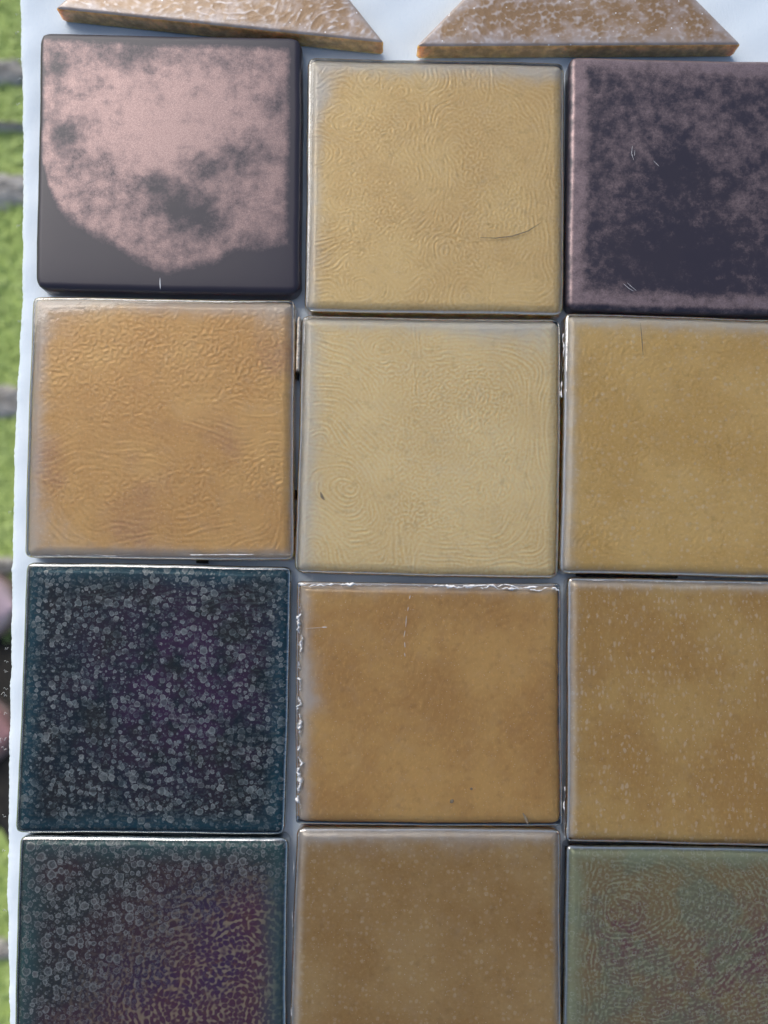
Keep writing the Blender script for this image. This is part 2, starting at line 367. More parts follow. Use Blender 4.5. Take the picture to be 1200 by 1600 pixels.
def grass():
    N = 42000
    bx = rng.uniform(-0.92, -0.22, N); by = rng.uniform(-0.85, 1.0, N)
    keep = np.ones(N, bool)
    for (x, y, hx, hy) in patches:
        keep &= ((bx - x) / (hx * 0.95)) ** 2 + ((by - y) / (hy * 0.95)) ** 2 > rng.uniform(0.75, 1.05, N)
    bx, by = bx[keep], by[keep]; N = len(bx)
    a = rng.uniform(0, 2 * np.pi, N); L = rng.uniform(0.008, 0.016, N); h = rng.uniform(0.004, 0.009, N); w = rng.uniform(0.0010, 0.0018, N)
    px, py = -np.sin(a) * w, np.cos(a) * w
    b0 = np.stack([bx - px, by - py, np.full(N, 0.0)], 1); b1 = np.stack([bx + px, by + py, np.full(N, 0.0)], 1)
    mx, my = bx + np.cos(a) * L * .4, by + np.sin(a) * L * .4
    m0 = np.stack([mx - px, my - py, h * .8], 1); m1 = np.stack([mx + px, my + py, h * .8], 1)
    tp = np.stack([bx + np.cos(a) * L, by + np.sin(a) * L, h], 1)
    V = np.stack([b0, b1, m1, m0, tp], 1).reshape(-1, 3)
    k = np.arange(N)[:, None] * 5
    o = mesh_obj('grass', V, [k + np.array([[0, 1, 2, 3]]), k + np.array([[3, 2, 4]])], M['blade'])
    tag(o, 'short bright green grass of the lawn left of the sheet', 'grass', kind='stuff')
grass()

# left edge of the sheet, photograph pixels
EDGE = np.array([(27, -700), (25, 0), (26, 75), (29, 120), (29, 380), (28, 450), (21, 600), (18, 650), (14.6, 720), (13, 850), (12, 900),
                 (10, 1000), (9, 1060), (8, 1140), (6, 1240), (4.6, 1380), (3.6, 1405), (5.6, 1440), (6.2, 1520), (7.4, 1600), (9, 2300)], float)
def sheet():
    ys = np.concatenate([np.linspace(-500, 1850, 700)])
    ex = np.interp(ys, EDGE[:, 1], EDGE[:, 0]) + 0.5 * np.sin(ys * 0.11) * np.sin(ys * 0.031) + np.random.default_rng(8).normal(0, 0.35, len(ys))
    P = np.array([at(x, y, Z0) for x, y in zip(ex, ys)])
    inset = np.array([0, 0.0003, 0.0008, 0.0016, 0.0028, 0.0045, 0.007, 0.010, 0.014, 0.02, 0.03, 0.045])
    dz = np.array([-0.0040, -0.0026, -0.0017, -0.0010, -0.00045, -0.0002, 0, 0, 0, 0, 0, 0])
    right = np.linspace(0.06, 0.60, 90)
    offs = np.concatenate([inset, right]); dzz = np.concatenate([dz, np.zeros(90)])
    XX = P[:, 0][:, None] + offs[None, :]; YY = P[:, 1][:, None] + 0 * offs[None, :]
    wr = 0.00035 * np.sin(YY * 95 + XX * 40) * np.sin(XX * 61 + 2.0) + 0.0002 * np.sin(YY * 260 - XX * 170 + 1.0) + 0.00015 * np.sin(YY * 410 + XX * 520)
    crease = 0.0007 * np.exp(-((XX + 0.138 - 0.05 * (YY - 0.15)) / 0.0012) ** 2) * np.clip((YY - 0.05) * 12, 0, 1)
    ZZ = Z0 - 0.00075 + wr + crease + dzz[None, :]
    ny, nx = XX.shape
    I = np.arange(nx * ny).reshape(ny, nx)
    V = np.stack([XX.ravel(), YY.ravel(), ZZ.ravel()], 1)
    Vb = V.copy(); Vb[:, 2] -= 0.0012
    k = nx * ny
    per = np.concatenate([I[0, :], I[1:, -1], I[-1, -2::-1], I[-2:0:-1, 0]])
    pn = np.roll(per, -1)
    F = [quads(I)[:, ::-1], quads(I) + k, np.stack([per, pn, pn + k, per + k], 1)]
    o = mesh_obj('white_sheet', np.concatenate([V, Vb]), F, M['sheet'])
    tag(o, 'white fibrous sheet that all the glass tiles lie on', 'sheet')
    r = np.random.default_rng(21)
    for (fx, fy, L, ang) in [(9, 1012, 4, 200), (9, 1034, 5, 190), (8, 1050, 5, 175), (8, 1076, 5, 195), (7, 1088, 8, 160), (7, 1115, 4, 185), (6, 1153, 10, 210),
                             (6, 1171, 7, 178), (5, 1276, 4, 180), (28, 160, 5, 180), (29, 121, 4, 170), (29, 500, 4, 190), (25, 20, 4, 175), (26, 48, 5, 185), (27, 90, 4, 170),
                             (14, 800, 4, 180), (5, 1330, 4, 185), (6, 1425, 4, 170), (28, 350, 5, 195)]:
        p = at(fx + 3, fy, Z0); a = math.radians(ang); n = 7
        pts = []
        for i in range(n):
            q = i / (n - 1); a2 = a + 0.9 * math.sin(q * 2.5 + r.uniform(0, .3)) * r.choice([-1, 1]) * .5
            pts.append((p[0] + math.cos(a2) * (L + 3) * MMPX * q, p[1] + math.sin(a2) * (L + 3) * MMPX * q, Z0 - 0.0006 - 0.0006 * q))
        Vt = []; rad = 0.00009
        for q in pts:
            for s in range(4):
                Vt.append((q[0] + rad * math.cos(s * 1.5708 + a + 1.57), q[1] + rad * math.sin(s * 1.5708 + a + 1.57) * .5, q[2] + rad * math.sin(s * 1.5708)))
        Ft = [(i * 4 + s, i * 4 + (s + 1) % 4, (i + 1) * 4 + (s + 1) % 4, (i + 1) * 4 + s) for i in range(n - 1) for s in range(4)]
        mesh_obj('fibre', Vt, [Ft], M['fibre'], parent=o)
    return o
SHEET = sheet()

def box(name, x0, x1, y0, y1, z0, z1, mat, parent=None):
    V = [(x, y, z) for z in (z0, z1) for y in (y0, y1) for x in (x0, x1)]
    F = [(0, 2, 3, 1), (4, 5, 7, 6), (0, 1, 5, 4), (1, 3, 7, 5), (3, 2, 6, 7), (2, 0, 4, 6)]
    return mesh_obj(name, V, [F], mat, parent, smooth=False)
tb = box('table_board', -0.128, 0.44, -0.25, 0.30, Z0 - 0.024, Z0 - 0.0032, M['wood'])
tag(tb, kind='structure')
for x in (-0.10, 0.41):
    for y in (-0.22, 0.27): box('leg', x - .02, x + .02, y - .02, y + .02, 0.0, Z0 - 0.0242, M['wood'], tb)

# ------------------------------------------------------------------ tiles
FOOT = np.array([CAMP[0], CAMP[1]])
def world_outline(px, th, fz=(0.5, 0.5, 0.5, 0.5)):
    """tile footprint from its photographed silhouette: edges facing the camera show their foot, the others their shoulder"""
    lines = []
    k = len(px)
    for i in range(k):
        a, b = px[i], px[(i + 1) % k]
        pa, pb = at(*a, Z0), at(*b, Z0)
        e = pb - pa; nrm = np.array([-e[1], e[0]])          # outward for clockwise-in-image order
        mid = (pa + pb) / 2
        cen = np.mean([at(*q, Z0) for q in px], 0)
        if nrm @ (mid - cen) < 0: nrm = -nrm
        z = Z0 + (th * fz[i] if nrm @ (FOOT - mid) > 0 else th - 0.0006)
        lines.append((at(*a, z), at(*b, z)))
    out = []
    for i in range(k):
        (p, q), (r, s) = lines[i - 1], lines[i]
        d1, d2 = q - p, s - r
        tt = ((r[0] - p[0]) * d2[1] - (r[1] - p[1]) * d2[0]) / (d1[0] * d2[1] - d1[1] * d2[0])
        out.append(p + d1 * tt)
    return np.array(out)       # TL, TR, BR, BL

def slab(name, C, cen, th, n, bevel, corner, field, film, mats, amp, pillow, pw, seed, zbase=0.0, inset=0.0, parent=None, draft=0.0):
    """rounded square slab on the footprint C; relief and film fields mapped over its top"""
    Lm = np.mean([np.linalg.norm(C[i] - C[(i + 1) % 4]) for i in range(4)])
    C = C * (1 - 2 * inset / Lm); Lm = Lm - 2 * inset
    m = 6
    bl = bevel * (1 - np.cos(np.linspace(0, np.pi / 2, m + 1)))[:-1] / Lm
    s = np.concatenate([bl, np.linspace(bevel / Lm, 1 - bevel / Lm, n), 1 - bl[::-1]])
    N = len(s)
    U, V = np.meshgrid(s, s)                      # V runs down the picture
    d = np.minimum(np.minimum(U, 1 - U), np.minimum(V, 1 - V)) * Lm
    drop = np.where(d < bevel, bevel - np.sqrt(np.maximum(bevel ** 2 - (bevel - np.minimum(d, bevel)) ** 2, 0)), 0)
    dx, dy = np.minimum(U, 1 - U) * Lm, np.minimum(V, 1 - V) * Lm
    pil = pillow * (np.exp(-dx / pw) + np.exp(-dy / pw))
    rel = sample(field, U, V)
    Z = th - drop - pil + amp * rel * np.clip((d - bevel * 0.3) / 0.002, 0, 1)
    U2, V2 = U.copy(), V.copy(); R = corner / Lm
    for fu in (0, 1):
        for fv in (0, 1):
            x = (R - (U if fu == 0 else 1 - U)) / R; y = (R - (V if fv == 0 else 1 - V)) / R
            k = (x > 0) & (y > 0)
            xn = x * np.sqrt(np.maximum(1 - y * y / 2, 0)); yn = y * np.sqrt(np.maximum(1 - x * x / 2, 0))
            un = R - xn * R; vn = R - yn * R
            U2 = np.where(k, un if fu == 0 else 1 - un, U2); V2 = np.where(k, vn if fv == 0 else 1 - vn, V2)
    P = ((1 - U2) * (1 - V2))[..., None] * C[0] + (U2 * (1 - V2))[..., None] * C[1] + (U2 * V2)[..., None] * C[2] + ((1 - U2) * V2)[..., None] * C[3]
    r = np.random.default_rng(seed + 50); ph = r.uniform(0, 6.28, 8)
    P[..., 0] += 0.00016 * np.sin(V2 * 6 + ph[0]) + 0.00005 * np.sin(V2 * 19 + ph[1]) + 0.00002 * np.sin(V2 * 61 + ph[4])
    P[..., 1] += 0.00016 * np.sin(U2 * 6 + ph[2]) + 0.00005 * np.sin(U2 * 19 + ph[3]) + 0.00002 * np.sin(U2 * 57 + ph[5])
    I = np.arange(N * N).reshape(N, N)
    VV = [np.stack([P[..., 0].ravel(), P[..., 1].ravel(), Z.ravel()], 1)]
    per = np.concatenate([I[0, :], I[1:, -1], I[-1, -2::-1], I[-2:0:-1, 0]])
    bp = VV[0][per]; k0 = N * N; np_ = len(per)
    levels = [(0.62, -draft * 0.4), (0.25, -draft), (0.06, 0.0001 - draft), (0.0, 0.0005 - draft)]
    ztop = bp[:, 2]
    outw = bp[:, :2] / np.linalg.norm(bp[:, :2], axis=1)[:, None]
    F_side = []; prev = per
    for li, (fz, ins) in enumerate(levels):
        q = bp.copy(); q[:, 2] = zbase + (ztop - zbase) * fz; q[:, :2] -= outw * ins
        VV.append(q); cur = k0 + li * np_ + np.arange(np_)
        F_side.append(np.stack([prev, cur, np.roll(cur, -1), np.roll(prev, -1)], 1)); prev = cur
    VV = np.concatenate(VV)
    top = quads(I)
    dq = (d[:-1, :-1] + d[1:, 1:] + d[:-1, 1:] + d[1:, :-1]).ravel() / 4
    flank = dq < bevel * 0.16
    bottom = prev[::-1][None, :]
    fm = np.concatenate([sample(film, U, V).ravel(), np.zeros(4 * np_)])
    ed = np.concatenate([d.ravel() * 1000, np.zeros(4 * np_)])
    rl = np.concatenate([rel.ravel(), np.zeros(4 * np_)])
    o = mesh_obj(name, VV, [top[~flank][:, ::-1], top[flank][:, ::-1], np.concatenate(F_side)[:, ::-1], bottom], mats, smooth=True,
                 attrs={'relief': rl, 'edge': ed, 'film': fm}, midx=[0, min(1, len(mats) - 1)] + [min(1, len(mats) - 1)] * 2,
                 loc=(cen[0], cen[1], Z0) if parent is None else None, parent=parent)
    flip_check(o)
    return o

def square_tile(name, px, label, cat_group, n, bevel, corner, field, film, mats, amp, pillow=0.00022, pw=0.0035, seed=0, fz=(0.9, 0.2, 0.45, 0.5), depth=None, wave=1.2e-5, rim=0.5, rimcol=(0.66, 0.66, 0.64), draft=0.0, inset=0.0007, brim=0.0034):
    C = world_outline(px, TH, fz); cen = C.mean(0); C = (C - cen) * (1.004 if depth else 1.0)
    if depth is None:
        o = slab(name, C, cen, TH, n, bevel, corner, field, film, mats, amp, pillow, pw, seed)
    else:      # clear fire-polished glass over a coloured, wrinkled body
        soft = lowpass(field, 2.2)
        o = slab(name, C, cen, TH, 120, bevel, corner, soft, film, [mat_glass('clear_glass_rim', rim, rimcol)], wave, pillow, pw, seed, draft=draft)
        slab('coloured_body', C, cen, TH - depth, n, brim, max(corner, 0.003), field, film, mats, amp, 0.0, pw, seed, 0.0002, inset, parent=o, draft=draft)
    tag(o, label, 'glass tile', cat_group)
    return o, C, cen

def flip_check(o):
    me = o.data
    p = me.polygons[len(me.polygons) // 8]
    if p.normal.z < 0: me.flip_normals()

NG = 256
def coords(n=NG):
    a = np.linspace(0, 1, n); return np.meshgrid(a, a)
U0, V0 = coords()
MMT = 101.0
def boxd(U, V, round_=0.0):
    return np.minimum(np.minimum(U, 1 - U), np.minimum(V, 1 - V)) * MMT
def rings(cx, cy, ax=1.0, ay=1.0):
    return np.hypot((U0 - cx) * ax, (V0 - cy) * ay) * MMT
def norm(a): return np.clip(a / (1.6 * a.std()), -1.6, 1.6)
def bandpass(a, lam_cells, width):
    k = np.fft.fftfreq(NG); kr = np.fft.rfftfreq(NG); f = np.hypot(k[:, None], kr[None, :]) + 1e-9
    return np.fft.irfft2(np.fft.rfft2(a) * np.exp(-(np.log(f * lam_cells) / width) ** 2 / 2), s=(NG, NG))
def lowpass(a, cells):
    k = np.fft.fftfreq(NG); kr = np.fft.rfftfreq(NG); f2 = k[:, None] ** 2 + kr[None, :] ** 2
    return np.fft.irfft2(np.fft.rfft2(a) * np.exp(-f2 * (2 * np.pi * cells) ** 2 / 2), s=(NG, NG))
def grain(seed, lam, phase, length, warp=1.5, cells=7, width=0.34):
    """wrinkled glass skin: granules drawn out into ridges along the contours of `phase`; `length` in mm"""
    r = np.random.default_rng(seed); cm = NG / MMT
    ph = phase + warp * smooth_noise(NG, cells, r)
    ph = lowpass(ph, 3.0)
    gy, gx = np.gradient(ph); m = np.hypot(gx, gy) + 1e-6; tx, ty = -gy / m, gx / m
    w = r.standard_normal((NG, NG)); acc = w.copy()
    Lc = np.broadcast_to(length, (NG, NG)) * cm / 2
    jj, ii = np.meshgrid(np.arange(NG, dtype=float), np.arange(NG, dtype=float))
    K = 14
    for sg in (1, -1):
        x, y = jj.copy(), ii.copy()
        for q in range(K):
            xi = np.clip(np.rint(x).astype(int), 0, NG - 1); yi = np.clip(np.rint(y).astype(int), 0, NG - 1)
            x = x + sg * tx[yi, xi] * Lc / K; y = y + sg * ty[yi, xi] * Lc / K
            acc += sample(w, x / (NG - 1), y / (NG - 1))
    b = bandpass(acc, lam * cm, width)
    b = b / (np.sqrt(lowpass(b * b, 10.0).clip(0)) + 1e-6)
    patch = np.clip(0.85 + 0.22 * smooth_noise(NG, 9, r), 0.4, 1.25)
    iso_ = bandpass(r.standard_normal((NG, NG)), lam * cm * 1.1, 0.4); iso_ /= iso_.std()
    return np.clip((0.85 * b + 0.35 * iso_) / 1.4, -1.6, 1.6) * patch
def net(seed, pitch, stretch=1.0, cx=0.0, cy=0.0, warp=1.2):
    """walls between irregular cells: 1 on a wall, falling to -1 in the cell; cells follow rings about (cx, cy)"""
    r = np.random.default_rng(seed); iso = cx is None
    if iso: cx = 0.0
    rad = np.hypot(U0 - cx, V0 - cy) * MMT; th = np.arctan2(V0 - cy, U0 - cx)
    A = (rad + warp * smooth_noise(NG, 8, r)) / pitch
    B = (th * (rad.mean()) + warp * smooth_noise(NG, 8, r)) / (pitch * stretch)
    if iso: A = (U0 * MMT + warp * smooth_noise(NG, 10, r)) / pitch; B = (V0 * MMT + warp * smooth_noise(NG, 10, r)) / (pitch * stretch)
    ia, ib = np.floor(A).astype(int), np.floor(B).astype(int)
    T = r.uniform(0.08, 0.92, (400, 400, 2)); best = np.full((2, NG, NG), 9.0)
    for da in (-2, -1, 0, 1, 2):
        for db in (-2, -1, 0, 1, 2):
            j = T[(ia + da) % 400, (ib + db) % 400]
            d = np.hypot(ia + da + j[..., 0] - A, ib + db + j[..., 1] - B)
            lo = np.minimum(best[0], d); best[1] = np.minimum(best[1], np.maximum(best[0], d)); best[0] = lo
    e = best[1] - best[0]
    return lowpass(1 - 2 * np.clip(e / 0.5, 0, 1), 0.6)
def softmax_mask(d, lo, hi): return np.clip((hi - d) / (hi - lo), 0, 1)

# rounded-box distance that gives curved contour corners
def rbox(U, V, k=6.0):
    a = np.stack([U, 1 - U, V, 1 - V]) * MMT
    return -np.log(np.exp(-a / k).sum(0)) * k

zero = np.zeros((NG, NG))
TILES = {}

# wrinkle fields -----------------------------------------------------
rb = rbox(U0, V0)
def lenm(d, lo, hi, long_, short=1.0): return short + (long_ - short) * softmax_mask(d, lo, hi) ** 1.5
f12 = grain(12, 1.65, np.where(U0 > 0.72, rb, 0.5 * rb + 0.6 * rings(0.28, 0.42)), np.maximum(lenm(rb, 5, 18, 12, 0.5), 3 * np.exp(-((U0 - 0.5) / .13) ** 2)), 2.2)
f21 = grain(21, 2.3, np.where(V0 > 0.76, rb, V0 * MMT + 7 * np.sin(U0 * 5.5)), np.maximum(lenm((1 - V0) * MMT, 8, 22, 14, 0.4), 18 * np.exp(-((V0 - 0.55 - 0.05 * np.sin(U0 * 6)) / 0.07) ** 2)), 1.6, width=0.42)
f22 = grain(22, 1.7, np.where(U0 < 0.45, 0.55 * rb + 0.7 * rings(.22, .68), rb), np.maximum(lenm(rb, 6, 20, 15, 0.6), lenm(U0 * MMT, 8, 40, 13, 0.6)), 1.5)
f23 = grain(23, 2.4, rb, lenm(rb, 3, 9, 8, 0.5), 1.5, width=0.45)
f32 = grain(32, 3.4, (U0 + 0.8 * V0) * MMT, 9.0, 3.0, width=0.6)
f33 = grain(33, 2.4, U0 * MMT, 6.0, 2.0, width=0.5)
f42 = grain(42, 2.8, rb, 1.0, 2.0, width=0.5)
f31 = grain(31, 1.8, np.where(V0 < 0.25, V0 * MMT + 36 * (U0 - 0.45) ** 2, V0 * MMT + 14 * U0), 2.0 + 18 * softmax_mask(V0 * MMT, 8, 26), 1.6)
f41 = 0.35 + 0.8 * net(41, 2.2, 1.0, None) + 0.5 * grain(41, 2.3, rings(0.80, 0.66), 6.0, 2.0)
f43 = 0.65 * net(43, 1.75, 1.0, None) * np.clip(rb / 14, 0, 1) + 0.6 * grain(43, 1.8, np.where(U0 < 0.14, U0 * MMT, rings(0.20, 0.24, 0.75, 1.15)), 2.5 + 12 * softmax_mask(np.minimum(rings(.2, .24), U0 * 200), 6, 26), 1.6)
def rim_sheen(top, left, right, bottom, extra=()):  # mask for sky reflection painted along the tile rims
    a = np.zeros((NG, NG))
    for (w, d) in ((top, V0), (left, U0), (right, 1 - U0), (bottom, 1 - V0)):
        if w: a = np.maximum(a, 1.1 * np.exp(-(d / w) ** 2))
    for (u, v, ru, rv, k) in extra: a = a + k * np.exp(-(((U0 - u) / ru) ** 2 + ((V0 - v) / rv) ** 2))
    return a
r12 = rim_sheen(.065, .05, .012, 0, [(0.05, 0.12, 0.06, 0.10, 0.8), (0.9, 0.05, 0.15, 0.03, 0.3)])
r21 = rim_sheen(.055, .06, .012, .035, [(0.06, 0.05, 0.15, 0.1, 0.4), (0.1, 0.9, 0.1, 0.1, 0.35), (0.93, 0.08, 0.08, 0.08, 0.5)])
r22 = rim_sheen(.05, .07, .0, .0, [(0.75, 0.05, 0.2, 0.06, 0.4), (0.93, 0.1, 0.1, 0.07, 0.3), (0.6, 0.5, 0.5, 0.6, 0.1)])
r23 = rim_sheen(.055, .045, .03, .01)
r32 = rim_sheen(.035, .05, .0, .0, [(0.03, 0.45, 0.06, 0.15, 0.5), (0.07, 0.5, 0.06, 0.03, 0.4)])
r33 = rim_sheen(.035, .03, .0, .0)
r42 = rim_sheen(.045, .03, .02, .0, [(0.1, 0.03, 0.1, 0.03, 0.4), (0.5, 0.06, 0.5, 0.06, 0.25)])

# worn copper films, the first with a painted reflection, from blots measured on each tile (u, v, ru, rv, weight)
def blots(lst, base):
    a = base.copy()
    for (u, v, ru, rv, w) in lst: a += w * np.exp(-(((U0 - u) / ru) ** 2 + ((V0 - v) / rv) ** 2))
    return a
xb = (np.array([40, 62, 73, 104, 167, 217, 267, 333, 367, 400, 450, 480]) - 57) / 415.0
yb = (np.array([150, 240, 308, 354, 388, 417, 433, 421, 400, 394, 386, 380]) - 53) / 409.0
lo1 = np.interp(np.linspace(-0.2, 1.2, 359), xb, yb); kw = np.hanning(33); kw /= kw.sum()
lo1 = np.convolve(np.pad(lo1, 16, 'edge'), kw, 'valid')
low = np.interp(U0, np.linspace(-0.2, 1.2, 359), lo1)  # border of mirrored sky and dark reflection, painted into the film mask
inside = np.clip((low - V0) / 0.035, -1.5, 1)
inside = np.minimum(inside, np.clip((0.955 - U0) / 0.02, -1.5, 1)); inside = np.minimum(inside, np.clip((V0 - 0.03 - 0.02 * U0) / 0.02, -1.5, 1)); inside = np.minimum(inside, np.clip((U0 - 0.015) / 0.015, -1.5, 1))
film_reflection11 = blots([(0.115, 0.40, 0.055, 0.055, -0.94), (0.455, 0.60, 0.09, 0.045, -1.01), (0.61, 0.71, 0.10, 0.085, -1.15), (0.79, 0.47, 0.075, 0.065, -0.86),
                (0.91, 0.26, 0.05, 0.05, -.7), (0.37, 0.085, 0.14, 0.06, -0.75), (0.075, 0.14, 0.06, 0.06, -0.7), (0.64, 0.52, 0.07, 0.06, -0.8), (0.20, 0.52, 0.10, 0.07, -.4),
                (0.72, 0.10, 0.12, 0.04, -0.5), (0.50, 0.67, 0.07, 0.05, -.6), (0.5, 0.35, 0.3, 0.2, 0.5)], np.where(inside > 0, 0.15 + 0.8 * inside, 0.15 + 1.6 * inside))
band = np.maximum.reduce([np.clip((0.085 - U0) / 0.03, -1, 1), np.clip((V0 - 0.905) / 0.04, -1, 1), np.clip((0.075 + 0.02 * U0 - V0) / 0.05, -1, 1)])
band = np.minimum(band, np.clip((0.985 - V0) / 0.015, -1, 1)); band = np.minimum(band, np.clip((U0 - 0.008) / 0.01, -1, 1))
film13 = blots([(0.33, 0.26, 0.20, 0.16, 0.34), (0.62, 0.33, 0.22, 0.13, 0.30), (0.70, 0.58, 0.10, 0.06, 0.35), (0.42, 0.42, 0.07, 0.12, -0.5), (0.45, 0.78, 0.25, 0.12, -0.35),
                (0.17, 0.50, 0.08, 0.3, 0.25), (0.5, 0.1, 0.4, 0.04, 0.2), (0.55, 0.93, 0.3, 0.04, -0.3)], np.where(band > 0, 0.95 * band, 0.05 + 0.10 * band))
film31 = np.clip(1.3 * np.exp(-(((U0 - 0.6) / 0.36) ** 2 + ((V0 - 0.45) / 0.34) ** 2)), 0, 1)
film41 = np.clip((1.1 * U0 + 0.9 * V0 - 0.66) / 0.50, 0, 1) * np.clip((V0 - 0.06) / 0.2, 0, 1)
film43 = np.clip(np.exp(-(((U0 - 0.2) / 0.13) ** 2 + ((V0 - 0.33) / 0.14) ** 2)) + np.exp(-(((U0 - 0.75) / 0.5) ** 2 + ((V0 - 0.30 - 0.4 * (1 - U0)) / 0.22) ** 2)), 0, 1)

amber = mat_amber('amber_flank', (0.86, 0.56, 0.22))
amber_d = mat_amber('amber_flank_dull', (0.55, 0.34, 0.13), 3)
inky = mat_flank('inky_flank', (0.012, 0.014, 0.02))
plumflank = mat_flank('matte_dark_flank', (0.035, 0.032, 0.045), 0.4)

GR = 'square glass tiles laid in rows on the white sheet'
def add(key, px, label, **kw):
    TILES[key] = square_tile('glass_tile', px, label, GR, **kw)

add('11', [(61, 49), (474, 57), (472, 466), (54, 458)], 'dark matte glass tile mostly clouded with copper-pink film and a painted reflection, top left corner',
    n=200, bevel=0.0026, corner=0.0052, field=zero, film=film_reflection11, mats=[mat_copper('copper_film_reflection', 1), plumflank], amp=0, pillow=0.0003, pw=0.004, seed=1)
add('12', [(482, 89), (882, 98), (880, 497), (476, 490)], 'pale gold wrinkled glass tile between the two dark copper tiles',
    n=NG, bevel=0.0018, corner=0.0036, field=f12, film=r12, depth=0.0012, draft=0.0004, rim=0.7, amp=4.6e-5, seed=2,
    mats=[mat_gold('gold_pale', (0.680, 0.449, 0.170), (0.789, 0.571, 0.245), 0.49, 2, relief_mix=0.7, rimw=4.5), amber])
add('13', [(886, 87), (1298, 96), (1296, 500), (882, 489)], 'dark navy matte glass tile with a copper-pink rim, cut by the right frame edge',
    n=200, bevel=0.0024, corner=0.0042, field=zero, film=film13, mats=[mat_copper('copper_film_worn', 5, 0.21, 1.6), plumflank], amp=0, pillow=0.0003, pw=0.004, seed=3)
add('21', [(51, 464), (462, 469), (460, 875), (38, 871)], 'orange-gold glass tile with wavy ridges in the left column, below the cloudy copper tile',
    n=NG, bevel=0.0014, corner=0.0030, field=f21, film=r21, depth=0.0012, draft=0.0004, rim=0.5, amp=4.6e-5, seed=4,
    mats=[mat_gold('gold_orange', (0.621, 0.351, 0.111), (0.716, 0.447, 0.158), 0.42, 4, relief_mix=0.35, rose=0.5, rimw=5.5), amber])
add('22', [(472, 493), (876, 499), (873, 904), (461, 895)], 'palest silvery gold glass tile with fingerprint ridges, second row, middle column',
    n=NG, bevel=0.0018, corner=0.0036, field=f22, film=r22, depth=0.0012, draft=0.0004, rim=0.8, amp=4.6e-5, seed=5,
    mats=[mat_gold('gold_silvery', (0.807, 0.572, 0.245), (0.898, 0.676, 0.326), 0.49, 5, relief_mix=0.7, haze=0.05, rimw=5.5), amber])
add('23', [(881, 489), (1292, 501), (1288, 904), (873, 895)], 'gold glass tile with faint pale blisters and a silvered left edge, second row, right column',
    n=NG, bevel=0.0016, corner=0.0028, field=f23, film=r23, depth=0.0012, draft=0.0004, rim=0.7, amp=5.0e-5, seed=6,
    mats=[mat_gold('gold_blistered', (0.657, 0.427, 0.131), (0.747, 0.520, 0.193), 0.52, 6, spots=0.24, pitch=2.1, relief_mix=0.2, rimw=4.0), amber])
add('31', [(42, 879), (458, 886), (447, 1304), (24, 1301)], 'dark teal-black glass tile covered in grey blisters, left column, third row',
    n=NG, bevel=0.0017, corner=0.0030, field=f31, film=film31, depth=0.0012, rim=0.75, rimcol=(0.45, 0.5, 0.52), amp=2.2e-5, seed=7, mats=[mat_blister('peacock_blistered', 7), inky])
add('32', [(464, 910), (875, 913), (878, 1291), (462, 1288)], 'brown-gold glass tile with white crust on its top and left edges',
    n=NG, bevel=0.0012, corner=0.0016, field=f32, film=r32, depth=0.0012, rim=0.45, amp=2.0e-5, seed=8,
    mats=[mat_gold('gold_brown', (0.544, 0.305, 0.088), (0.672, 0.416, 0.136), 0.45, 8, relief_mix=0.12, streak=(1.0, 0.55, 1.0), rimw=3.5, rough=0.36), amber_d])
add('33', [(885, 903), (1296, 909), (1300, 1324), (882, 1316)], 'brown-gold glass tile with vertical strings of specks, third row, right column',
    n=NG, bevel=0.0018, corner=0.0022, field=f33, film=r33, depth=0.0012, rim=0.75, amp=2.0e-5, seed=9,
    mats=[mat_gold('gold_specked', (0.530, 0.314, 0.088), (0.624, 0.413, 0.140), 0.49, 9, spots=0.32, pitch=1.6, streak=(1.0, 0.6, 1.0), relief_mix=0.12, rimw=3.0, speck=0.8, rough=0.36), amber_d])
add('41', [(30, 1307), (452, 1309), (448, 1728), (20, 1722)], 'dark blistered glass tile turning plum and gold at lower right, bottom left corner',
    n=NG, bevel=0.0017, corner=0.0030, field=f41, film=film41, depth=0.0012, rim=0.75, rimcol=(0.45, 0.5, 0.52), amp=2.0e-5, seed=10, mats=[mat_iris('peacock_plum', 10), inky])
add('42', [(464, 1293), (876, 1296), (878, 1705), (450, 1700)], 'dull brown glass tile with faint blisters, bottom row, middle column',
    n=NG, bevel=0.0019, corner=0.0030, field=f42, film=r42, depth=0.0012, rim=0.6, amp=1.0e-5, seed=11,
    mats=[mat_gold('gold_dull', (0.413, 0.243, 0.072), (0.490, 0.324, 0.126), 0.42, 11, spots=0.16, pitch=2.0, relief_mix=0.1, rimw=3.5, rough=0.36), amber_d])
add('43', [(883, 1321), (1303, 1328), (1305, 1745), (874, 1738)], 'olive green glass tile with plum fingerprint swirls, bottom right corner',
    n=NG, bevel=0.0018, corner=0.0020, field=f43, film=film43, depth=0.0012, rim=0.7, rimcol=(0.25, 0.25, 0.32), amp=2.2e-5, seed=12, mats=[mat_olive('olive_swirl', 12), inky])

